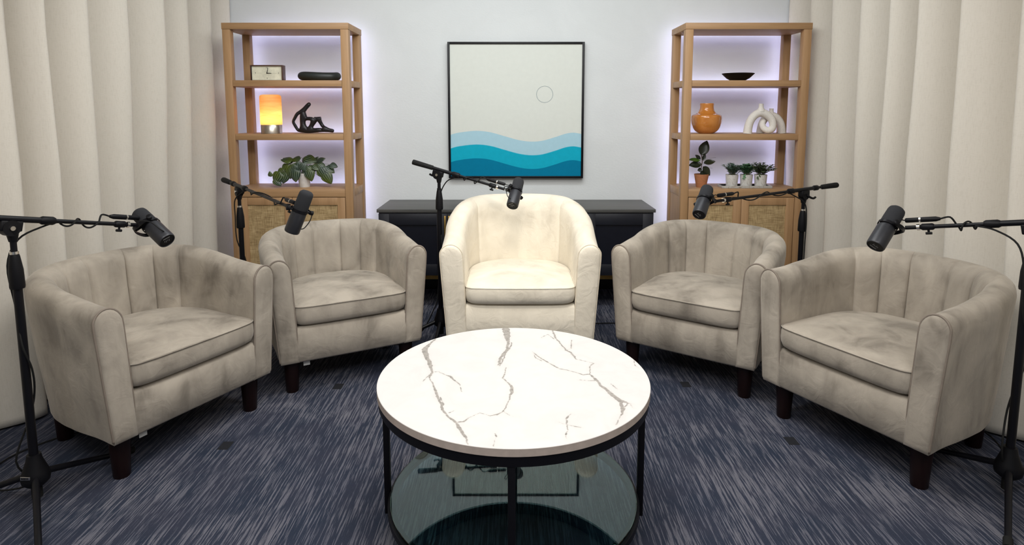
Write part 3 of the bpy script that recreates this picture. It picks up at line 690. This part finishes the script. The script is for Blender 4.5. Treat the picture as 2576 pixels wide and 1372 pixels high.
RIGS = [
 dict(s='black boom microphone stand beside the far left armchair', m='black microphone over the far left armchair', c='black cable of the far left microphone, trailing behind its armchair',
  base=(-1.63, 1.955), P=.998, tip=(-1.452, 2.35, .902), tl=.30, legs=(68, 308, 190), top=(-1.495, 2.395, .951), bot=(-1.332, 2.32, .841), side=-1, plate=True,
  floor=[(-1.68, 2.0, .05), (-1.85, 2.03, .006), (-1.96, 2.19, .006), (-1.87, 2.38, .006), (-1.6, 2.55, .006)]),
 dict(s='black boom microphone stand behind the two left armchairs', m='black microphone over the armchair by the left bookcase', c='black cable of the microphone by the left bookcase',
  base=(-1.492, 3.3), P=.940, tip=(-.945, 2.635, .918), tl=.295, legs=(20, 140, 260), top=(-.879, 2.6, 1.006), bot=(-.957, 2.6, .823), side=1,
  floor=[(-1.52, 3.40, .04), (-1.50, 3.60, .006), (-1.2, 3.75, .006)]),
 dict(s='black boom microphone stand to the left of the cream armchair', m='black microphone over the cream armchair', c='black cable of the microphone over the cream armchair',
  base=(-.422, 3.5), P=1.010, tip=(-.031, 3.38, .908), tl=.165, legs=(205, 325, 268), top=(.039, 3.38, .963), bot=(.002, 3.245, .842), side=-1, silver=False,
  floor=[(-.52, 3.47, .07), (-.60, 3.40, .006), (-.75, 3.42, .006), (-.9, 3.60, .006)]),
 dict(s='black boom microphone stand behind the two right armchairs', m='black microphone over the armchair by the right bookcase', c='black cable of the microphone by the right bookcase',
  base=(1.595, 3.3), P=.921, tip=(1.006, 2.98, .903), tl=.28, legs=(60, 180, 300), top=(.971, 3.0, .967), bot=(.893, 2.87, .856), side=-1,
  floor=[(1.52, 3.38, .05), (1.2, 3.62, .006), (.75, 3.74, .006), (.40, 3.74, .006), (.1, 3.8, .006)]),
 dict(s='black boom microphone stand beside the far right armchair', m='black microphone over the far right armchair', c='black cable of the far right microphone, curling on the floor behind its armchair',
  base=(1.735, 2.0), P=.979, tip=(1.482, 2.28, .905), tl=.28, legs=(112, 232, 352), top=(1.485, 2.315, .975), bot=(1.36, 2.24, .841), side=-1,
  floor=[(1.78, 2.06, .06), (1.95, 2.28, .006), (1.99, 2.44, .006), (1.92, 2.47, .006), (1.81, 2.40, .006), (1.6, 2.45, .006)]),
]
for g in RIGS:
    d, up, sd = mic_stand(g['s'], g['base'], g['P'], g['tip'], g['tl'], g['legs'], g.get('silver', True), g.get('plate', False), (.075, .0158))
    mic, M = microphone(g['m'], g['top'], g['bot'], g['tip'], g['side'])
    Minv = M.inverted(); s = g['side']
    loop = [(s * .05, .004, -.068), (s * .066, .015, -.03), (s * .062, .035, .0)]
    cable_set(g['c'], mic, M, g['tip'], d, up, sd, (g['base'][0], g['base'][1], g['P']), g['base'], s, g['floor'], loop)

# ------------------------------------------------------------------ things on the left bookcase
Z1, Z2, Z3 = 1.549, 1.192, .819
# clock
t = thing('desk_clock', 'rectangular brown framed analogue clock with cream face on the upper left shelf', 'clock', (-1.670, 4.20, Z1), R(1.5))
CW, CH = .218, .108; m = MB(); fw = .007
m.box(-CW / 2, -CW / 2 + fw, 0, .06, 0, CH, .001); m.box(CW / 2 - fw, CW / 2, 0, .06, 0, CH, .001); m.box(-CW / 2 + fw, CW / 2 - fw, 0, .06, 0, fw, .001); m.box(-CW / 2 + fw, CW / 2 - fw, 0, .06, CH - fw, CH, .001); m.box(-CW / 2 + fw, CW / 2 - fw, .02, .055, fw, CH - fw)
m.build('case', simple('walnut_case', (.075, .028, .015), .4), t)
FACE = simple('clock_face_cream', (.80, .78, .62), .6); HAND = simple('clock_black', (.015, .013, .012), .5); TICK = simple('clock_tick_grey', (.30, .32, .27), .6)
fc = MB().box(-CW / 2 + fw, CW / 2 - fw, .012, .019, fw, CH - fw).build('face', FACE, t)
m = MB(); cz = CH / 2
for k in range(24):
    a = 2 * math.pi * k / 24
    if k % 6 == 0: continue
    r0, r1 = .012, .036
    q = Matrix.Translation((0, .0115, cz)) @ Matrix.Rotation(-a, 4, 'Y'); m.M = q; m.box(-.0004, .0004, -.0002, .0002, r0, r1 if k % 2 else r1 + .004)
m.M = Matrix.Identity(4)
m.box(-.066, -.020, .0113, .0117, cz - .0003, cz + .0003); m.box(.020, .066, .0113, .0117, cz - .0003, cz + .0003); m.build('dial_lines', TICK, fc)
m = MB()
for s, x, z in (('12', 0, cz + .036), ('3', .078, cz), ('6', 0, cz - .034), ('9', -.078, cz)):
    text_geo(m, s, .013, Matrix.Translation((x, .0112, z)) @ Matrix.Rotation(R(90), 4, 'X'))
m.build('numerals', HAND, fc, smooth=False, fixn=False)
for nm, a, ln, wd in (('hour_hand', 92, .030, .0032), ('minute_hand', 14, .036, .0028)):
    m = MB(); m.M = Matrix.Translation((0, .0100 if nm[0] == 'h' else .0088, cz)) @ Matrix.Rotation(R(a), 4, 'Y')
    m.add([(-wd, -.0004, -.004), (wd, -.0004, -.004), (wd * .5, -.0004, ln), (-wd * .5, -.0004, ln), (-wd, .0004, -.004), (wd, .0004, -.004), (wd * .5, .0004, ln), (-wd * .5, .0004, ln)], [(0, 1, 2, 3), (7, 6, 5, 4), (0, 4, 5, 1), (1, 5, 6, 2), (2, 6, 7, 3), (3, 7, 4, 0)]); m.build(nm, HAND, t)
# dark knotted ring
m = MB(); P = []
DARKW = simple('charcoal_stoneware', (.018, .022, .021), .45)
for k in range(120):
    a = 2 * math.pi * k / 120; P.append((.120 * math.cos(a), .062 * math.sin(a), .030 + .0045 * math.sin(a * 2 + .6) - .003 * math.sin(a)))
m.tube(P, [.0265 + .0018 * math.sin(2 * math.pi * k / 120 + 2.2) for k in range(120)], 20, closed=True)
o = m.build('ring_ornament', DARKW, sharp=180); o.location = (-1.322, 4.235, Z1 + .001); tag(o, 'dark oval ring ornament on the upper shelf of the left bookcase, beside the clock', 'ornament')
# lamp
t = thing('table_lamp', 'small glowing amber cylinder lamp with a metal base on the left bookcase', 'lamp', (-1.655, 4.21, Z2))
MB().lathe([(0, 0), (.067, 0), (.069, .002), (.069, .058), (.067, .061), (0, .061)], 48).build('base', NICKEL, t, sharp=40)
n = NT('amber_lamp_shade'); v = n.coord(); f = n.noise(n.coord(scale=(8, 8, 60)), 1, 3)
tr = n.n('ShaderNodeBsdfTranslucent'); df = n.n('ShaderNodeBsdfDiffuse'); ms = n.n('ShaderNodeMixShader'); c = n.ramp(f, [(.35, (.92, .62, .30)), (.65, (1, .76, .42))])
n.l(c, tr.inputs[0]); n.l(c, df.inputs[0]); ms.inputs[0].default_value = .35; n.l(tr.outputs[0], ms.inputs[1]); n.l(df.outputs[0], ms.inputs[2]); n.l(ms.outputs[0], n.out.inputs[0])
MB().lathe([(.0700, .0615), (.0715, .064), (.0705, .245), (.069, .255), (.063, .262), (.05, .265), (0, .266)], 48).build('lamp_shade', n.m, t, sharp=60, fixn=True)
BULB = glow('warm_bulb', (1, .55, .2), 8)
MB().lathe([(0, .061), (.010, .061), (.010, .075), (.018, .088), (.018, .102), (.010, .115), (0, .118)], 20).build('bulb', BULB, t, sharp=60)
ld = bpy.data.lights.new('lamp_bulb_light', 'POINT'); ld.energy = .6; ld.color = (1, .60, .24); ld.shadow_soft_size = .02
lo = bpy.data.objects.new('lamp_bulb_light', ld); COL.objects.link(lo); lo.location = (-1.655, 4.21, Z2 + .112)
# reclining figure
BRONZE = simple('dark_bronze', (.012, .010, .012), .38, .2, bump=(60, .4, .004))
t = None; X = lambda px, pz: ((px - 1120) * .000436, 0, (1290 - pz) * .000436)   # proportions of the figure
nodes = {'crown': (1080, 820, .011), 'head': (1030, 870, .012), 'neck': (960, 945, .012), 'shL': (870, 990, .0095), 'elbow': (800, 1120, .008), 'handd': (865, 1255, .009), 'chest': (955, 1010, .019), 'waist': (940, 1100, .014), 'hip': (965, 1250, .017), 'gut': (1000, 1070, .010), 'arm2': (1090, 1070, .0105), 'knee2': (1190, 1050, .013), 'hand2': (1225, 1065, .0105), 'kn': (1130, 1110, .012), 'mid': (1060, 1210, .012), 'seat': (1040, 1265, .013), 'shin': (1240, 1170, .009), 'ank': (1310, 1245, .011), 'foot': (1440, 1265, .010), 'thigh': (1180, 1250, .013)}
names = list(nodes); vs = []; depth = {'elbow': -.012, 'shL': -.008, 'hand2': .0, 'crown': .0, 'shin': .008, 'thigh': -.010, 'arm2': -.01}
for k in names:
    x, z, r = nodes[k]; q = X(x, z); vs.append((q[0], depth.get(k, 0), max(q[2], r * .72)))
E = [('crown', 'head'), ('head', 'neck'), ('neck', 'chest'), ('neck', 'shL'), ('shL', 'elbow'), ('elbow', 'handd'), ('handd', 'hip'), ('chest', 'waist'), ('waist', 'hip'), ('hip', 'seat'), ('seat', 'mid'), ('mid', 'kn'), ('kn', 'knee2'), ('knee2', 'hand2'), ('chest', 'gut'), ('gut', 'arm2'), ('arm2', 'kn'), ('knee2', 'shin'), ('shin', 'ank'), ('ank', 'foot'), ('ank', 'thigh'), ('thigh', 'seat')]
names.sort(key=lambda k: k != 'seat')
vs = []
for k in names:
    x, z, r = nodes[k]; q = X(x, z); vs.append((q[0], depth.get(k, 0), max(q[2], r * .8)))
o = skin_obj('reclining_figure', vs, [(names.index(a), names.index(b)) for a, b in E], [nodes[k][2] * 1.35 for k in names], BRONZE, None)
o.location = (-1.367, 4.22, Z2 + .002); zmin = min(v.co.z for v in o.data.vertices)
for v in o.data.vertices: v.co.z -= zmin
tag(o, 'dark bronze abstract reclining figure sculpture on the middle shelf, beside the lamp', 'sculpture')

# ------------------------------------------------------------------ plants
def leaf(mb, base, direction, normal, ln, wd, droop=.3, cup=.15, shape='oval', nl=9, nw=5, uvtag=None):
    d = Vector(direction).normalized(); nrm = Vector(normal); nrm = (nrm - d * nrm.dot(d)).normalized(); sd = d.cross(nrm); b = Vector(base); rows = []
    for i in range(nl):
        t_ = i / (nl - 1)
        if shape == 'heart': w = wd * (math.sin(math.pi * min(1, t_ ** .62)) ** .75) * (1 if t_ < .97 else .25)
        else: w = wd * math.sin(math.pi * t_ ** .85) ** .8
        w = max(w, .0006); c = b + d * (ln * t_) - nrm * (droop * ln * t_ * t_)
        rows.append([tuple(c + sd * (w * .5 * u) + nrm * (cup * wd * u * u)) for u in (-1 + 2 * k / (nw - 1) for k in range(nw))])
    mb.grid(rows)
def leaf_uv(o, nl, nw):
    """stripe coordinates for striped leaves: (across, along)"""
    uv = o.data.uv_layers.new(name='leaf'); per = (nl) * (nw)
    for p in o.data.polygons:
        for li in p.loop_indices:
            k = o.data.loops[li].vertex_index % per; uv.data[li].uv = ((k % nw) / (nw - 1), (k // nw) / (nl - 1))
def striped_leaf():
    n = NT('striped_leaf_green'); u = n.n('ShaderNodeUVMap'); u.uv_map = 'leaf'; sp = n.n('ShaderNodeSeparateXYZ'); n.l(u.outputs[0], sp.inputs[0])
    s = n.math('SINE', n.math('MULTIPLY', n.math('SUBTRACT', sp.outputs[0], .5), 34.0)); f = n.noise(n.coord(), 9, 2); g = n.noise(n.coord(), 90, 2)
    s = n.math('ADD', s, n.math('MULTIPLY', g, .8)); dark = n.ramp(f, [(.38, (.007, .022, .013)), (.62, (.040, .065, .009))])
    lite = n.ramp(f, [(.38, (.15, .20, .15)), (.62, (.15, .19, .03))]); n.col(n.mix(n.ramp(s, [(.55, 0.0), (.95, .8)]), dark, lite)); n.p(Roughness=.4); return n.m
def soil(parent, r, z): MB().lathe([(0, z), (r, z - .001)], 20).build('soil', simple('potting_soil', (.03, .02, .012), .95) if 'potting_soil' not in MATS else MATS['potting_soil'], parent)
def flower_pot(parent, r0, r1, h, mat, rim=0):
    p = [(0, 0), (r0, 0), (r0 + (r1 - r0) * .05, .002), (r1, h - (rim or .002)), (r1 + (.004 if rim else 0), h - (rim or .002)), (r1 + (.004 if rim else 0), h), (r1 - .004, h), (r1 - .006, h - .012), (0, h - .012)]
    return MB().lathe(p, 32).build('pot', mat, parent, sharp=45)
WHITEPOT = simple('speckled_white_pot', (.60, .58, .56), .75, bump=(45, .2, .002))
t = thing('potted_trailing_plant', 'trailing plant with striped leaves in white pot on left bookcase cabinet', 'potted plant', (-1.450, 4.23, Z3))
flower_pot(t, .034, .046, .098, WHITEPOT); soil(t, .041, .0865)
m = MB(); st = MB(); rnd = random.Random(5); NL, NW = 10, 9
LV = [ # x, z (relative to the pot foot), y, size, direction angle in the x-z plane, normal tilt
 (-.075, .155, -.05, .075, -95, 0), (-.045, .135, -.06, .080, -88, 0), (-.110, .105, -.045, .075, -110, 0), (-.105, .180, -.02, .070, -120, .2), (-.075, .215, -.01, .070, 170, .9), (-.030, .205, -.04, .065, -80, .3), (-.020, .235, .0, .065, 185, .9), (.005, .240, -.01, .085, -12, .6), (-.055, .185, -.05, .070, -100, .4), (.000, .195, -.045, .060, -70, .2),
 (-.135, .135, -.02, .065, -130, .2), (-.150, .110, -.05, .085, -118, 0), (-.190, .050, -.05, .062, -48, .3), (-.215, .062, -.05, .035, 100, .2), (.045, .130, -.05, .075, -75, .1), (.030, .160, -.03, .065, -35, .5), (.070, .175, -.03, .065, -20, .7), (.105, .180, -.03, .062, -30, .3), (.085, .195, .01, .060, 30, .7),
 (.120, .150, -.04, .080, -60, 0), (.150, .105, -.04, .085, -58, 0), (.155, .160, -.02, .070, -30, .7), (.185, .175, -.02, .052, -12, .4), (.015, .150, -.02, .07, -60, .6), (-.02, .17, .03, .07, 60, .8), (-.09, .19, .04, .065, 150, .7), (.05, .14, .04, .07, 10, .6), (-.06, .15, .04, .07, 200, .5), (.06, .18, .03, .05, 60, .6)]
for x, z, y, s, an, tl in LV:
    a = R(an); s *= 1.12; z = .03 + z * .74; leaf(m, (x, y, z), (math.cos(a), -.15, math.sin(a)), (.1 * math.cos(a), -1, .15 + tl * 1.3), s, s * .86, .15, -.10, 'heart', NL, NW)
    st.tube(smooth_path([(rnd.uniform(-.02, .02), rnd.uniform(-.02, .02), .088), (x * .45, y * .5, max(.12, z * .8 + .03)), (x, y + .002, z)], 5), .0012, 5)
o = m.build('foliage', striped_leaf(), t, sharp=180, fixn=False); leaf_uv(o, NL, NW)
STEM = simple('plant_stem', (.12, .13, .07), .6); st.tube(smooth_path([(.06, -.02, .11), (.12, -.03, .075), (.165, -.03, .055), (.19, -.03, .075), (.205, -.03, .07)], 5), .0014, 5); st.build('stems', STEM, t)

# right bookcase, cabinet top: rubber plant
TERRA = simple('terracotta', (.42, .17, .075), .8, bump=(90, .2, .001))
t = thing('potted_rubber_plant', 'small dark leaved rubber plant in terracotta pot on right bookcase cabinet', 'potted plant', (1.318, 4.215, Z3))
flower_pot(t, .033, .050, .092, TERRA); soil(t, .044, .080)
n = NT('rubber_leaf_dark'); f = n.noise(n.coord(), 7, 2); n.col(n.ramp(f, [(.4, (.010, .016, .008)), (.62, (.030, .032, .014))])); n.p(Roughness=.28); RUB = n.m
n = NT('rubber_leaf_green'); f = n.noise(n.coord(), 30, 2); n.col(n.ramp(f, [(.4, (.05, .12, .015)), (.62, (.08, .17, .02))])); n.p(Roughness=.35); GRN = n.m
m = MB(); NL = 11
def lf(x, z, y, an, s, w, ny=(0, -1, .2), mi=0, dr=.12, yy=-.1): m.cur = mi; leaf(m, (x, y, z), (math.cos(R(an)), yy, math.sin(R(an))), ny, s, w, dr, .12, 'oval', 11, 7)
lf(-.006, .222, 0, 72, .108, .072, (-.2, -1, .1)); lf(-.012, .195, .0, 140, .048, .026); lf(.003, .185, 0, 68, .050, .028)
lf(-.015, .185, -.01, 172, .085, .045, (0, -.6, 1), 1); lf(-.010, .160, -.02, 182, .088, .056, (0, -.9, .7)); lf(.010, .165, -.01, 14, .080, .050, (0, -.7, .8)); lf(.012, .185, .02, 20, .09, .012, (0, .1, 1))
lf(.0, .145, -.02, -50, .080, .056, (.2, -1, .3)); lf(-.005, .125, -.02, 190, .032, .030); lf(.02, .13, .01, 8, .055, .010, (0, .1, 1)); lf(-.01, .12, -.03, -75, .05, .035, (0, -1, .2))
m.build('foliage', [RUB, GRN], t, sharp=180, fixn=False)
MB().tube(smooth_path([(0, 0, .078), (-.004, 0, .13), (.002, 0, .18), (-.006, 0, .225)], 5), .0028, 8).build('stem', simple('woody_stem', (.09, .055, .03), .8), t)
# tray and three marbled pots
n = NT('marbled_ceramic'); f = n.noise(n.coord(scale=(1, 1, .6)), 9, 2, .5, 3.0); w = n.math('SINE', n.math('MULTIPLY', f, 42.0)); n.col(n.ramp(w, [(.1, (.62, .60, .57)), (.9, (.62, .60, .57)), (.97, (.36, .33, .30))])); n.p(Roughness=.4); MCER = n.m
n = NT('marbled_tray'); f = n.noise(n.coord(), 12, 3, .5, 2.0); w = n.math('SINE', n.math('MULTIPLY', f, 30.0)); n.col(n.ramp(w, [(.2, (.44, .43, .41)), (.8, (.50, .48, .46)), (.97, (.27, .24, .2))])); n.p(Roughness=.35); MTRAY = n.m
m = MB(); m.box(-.170, .170, -.055, .055, 0, .006, .002)
for a in ((-.170, .170, -.055, -.050), (-.170, .170, .050, .055), (-.170, -.165, -.05, .05), (.165, .170, -.05, .05)): m.box(a[0], a[1], a[2], a[3], .0055, .017, .001)
o = m.build('tray', MTRAY); o.location = (1.613, 4.195, Z3 + .0005); tag(o, 'long low marbled tray under the three small pots on the right bookcase', 'tray')
SPR = [simple('sprig_blue_green', (.15, .25, .19), .6), simple('sprig_green', (.12, .27, .13), .6), simple('sprig_dark_green', (.095, .135, .065), .6)]
for k, (x, lab) in enumerate(((1.523, 'marbled pot of blue green rosemary sprigs, leftmost of three on the tray'), (1.623, 'marbled pot of bushy green boxwood sprigs, middle of three on the tray'), (1.722, 'marbled pot of dark spreading sprigs, rightmost of three on the tray'))):
    t = thing('potted_herb', lab, 'potted plant', (x, 4.195, Z3 + .0068), 0, 'three little pots on a tray')
    flower_pot(t, .037, .0425, .084, MCER); soil(t, .037, .072)
    rnd = random.Random(20 + k); m = MB(); st = MB()
    for i in range((60, 70, 60)[k]):
        a = rnd.uniform(0, 2 * math.pi); sp = rnd.uniform(.1, 1) * (.078, .064, .100)[k]; hh = rnd.uniform(.045, .088) * (1, .95, 1.1)[k]
        b0 = Vector((rnd.uniform(-.02, .02), rnd.uniform(-.02, .02), .072)); tp = Vector((math.cos(a) * sp, math.sin(a) * sp * .7, .078 + hh - sp * .25)); mid = b0.lerp(tp, .5) + Vector((0, 0, .012))
        pth = smooth_path([b0, mid, tp], 5); st.tube(pth, .0009, 4)
        for j in range(3, len(pth)):
            for q in range(3):
                ang = rnd.uniform(0, 2 * math.pi); dd = Vector((math.cos(ang), math.sin(ang), .55)); L_ = (.020, .015, .018)[k] * rnd.uniform(.8, 1.2)
                leaf(m, pth[j], dd, (0, 0, 1) if abs(dd.z) < .9 else (1, 0, 0), L_, (.0056, .0115, .0085)[k], .2, .1, 'oval', 4, 3)
    if k == 1 or k == 2:
        for i in range(9):
            b0 = Vector((-.030 + rnd.uniform(-.008, .012), -.036, .090 - i * .0035)); leaf(m, b0, (rnd.uniform(-.6, .6), -.5, -.6), (0, -1, .4), .013, .009, .2, .1, 'oval', 4, 3)
    m.build('foliage', SPR[k], t, sharp=180, fixn=False); st.build('stems', STEM, t)

# right bookcase: bowl, orange vase, looped vases
o = MB().lathe([(0, 0), (.045, 0), (.048, .003), (.075, .018), (.104, .046), (.1075, .0505), (.105, .0515), (.098, .046), (.06, .020), (0, .012)], 64).build('bowl', simple('black_bowl', (.004, .003, .003), .5, spec=.2), sharp=50)
o.location = (1.545, 4.22, Z1 + .001); tag(o, 'wide shallow black bowl on the upper shelf of the right bookcase', 'bowl')
n = NT('orange_glaze'); f = n.noise(n.coord(), 10, 3); n.col(n.ramp(f, [(.35, (.50, .175, .030)), (.65, (.60, .24, .055))])); n.p(Roughness=.12); n.b.inputs['Coat Weight'].default_value = .5
pf = smooth_path([(.0, 0, .0), (.042, 0, .0), (.050, 0, .002), (.078, 0, .022), (.097, 0, .060), (.1015, 0, .095), (.0995, 0, .118), (.090, 0, .127), (.068, 0, .135), (.057, 0, .147), (.0485, 0, .163), (.046, 0, .180), (.046, 0, .203), (.0435, 0, .2045), (.042, 0, .203), (.038, 0, .17), (.03, 0, .15)], 4)
o = MB().lathe([(max(0, p.x), max(0, p.z)) for p in pf], 64).build('vase', n.m, sharp=60)
o.location = (1.338, 4.215, Z2 + .001); tag(o, 'rounded glossy orange vase with short neck on the right bookcase', 'vase')
WCER = simple('matte_white_ceramic', (.72, .68, .63), .7, bump=(220, .12, .001))
def loop_vase(label, loc, rz, scale, h_neck, path, rad, necks):
    m = MB(); m.M = Matrix.Scale(scale, 4); P_ = smooth_path(path, 10); n_ = len(P_)
    RR = smooth_path([(r, 0, 0) for r in rad], 10); m.tube(P_, [max(.003, q.x * 1.04) for q in RR], 24)
    x, y, z = necks; m.lathe([(.030, z), (.024, z + .014), (.0165, z + .026), (.0150, z + .036), (.0155, z + .052), (.0135, z + .053), (.011, z + .050), (.011, z + .02)], 32, x, y)
    o = m.build('looped_vase', WCER, sharp=60); o.location = loc; o.rotation_euler = (0, 0, rz); return tag(o, label, 'vase', 'white looped ceramic vases')
# front one: left foot, arch, curls down right and in on itself
loop_vase('taller white looped ceramic vase curling inward at its right foot', (1.690, 4.17, Z2 + .001), 0, 1.0, 0,
  [(-.083, 0, .0), (-.080, 0, .035), (-.071, 0, .075), (-.052, 0, .110), (-.022, 0, .135), (.012, 0, .140), (.047, -.004, .125), (.074, -.010, .096), (.083, -.014, .060), (.076, -.014, .032), (.052, -.010, .0225), (.028, .004, .038), (.021, .014, .066), (.032, .022, .090)],
  [.028, .0265, .0255, .025, .0255, .0265, .026, .0240, .0225, .0225, .0215, .0205, .0195, .0175], (.002, 0, .150))
loop_vase('shorter white looped ceramic vase behind the taller one', (1.800, 4.265, Z2 + .001), R(0), .92, 0,
  [(.092, 0, .0), (.088, 0, .04), (.076, 0, .08), (.052, 0, .112), (.020, 0, .130), (-.012, 0, .128), (-.042, 0, .108), (-.062, 0, .075), (-.070, 0, .035), (-.074, 0, .0)],
  [.028, .0265, .0255, .0255, .026, .0265, .0255, .0255, .0265, .028], (.004, 0, .133))
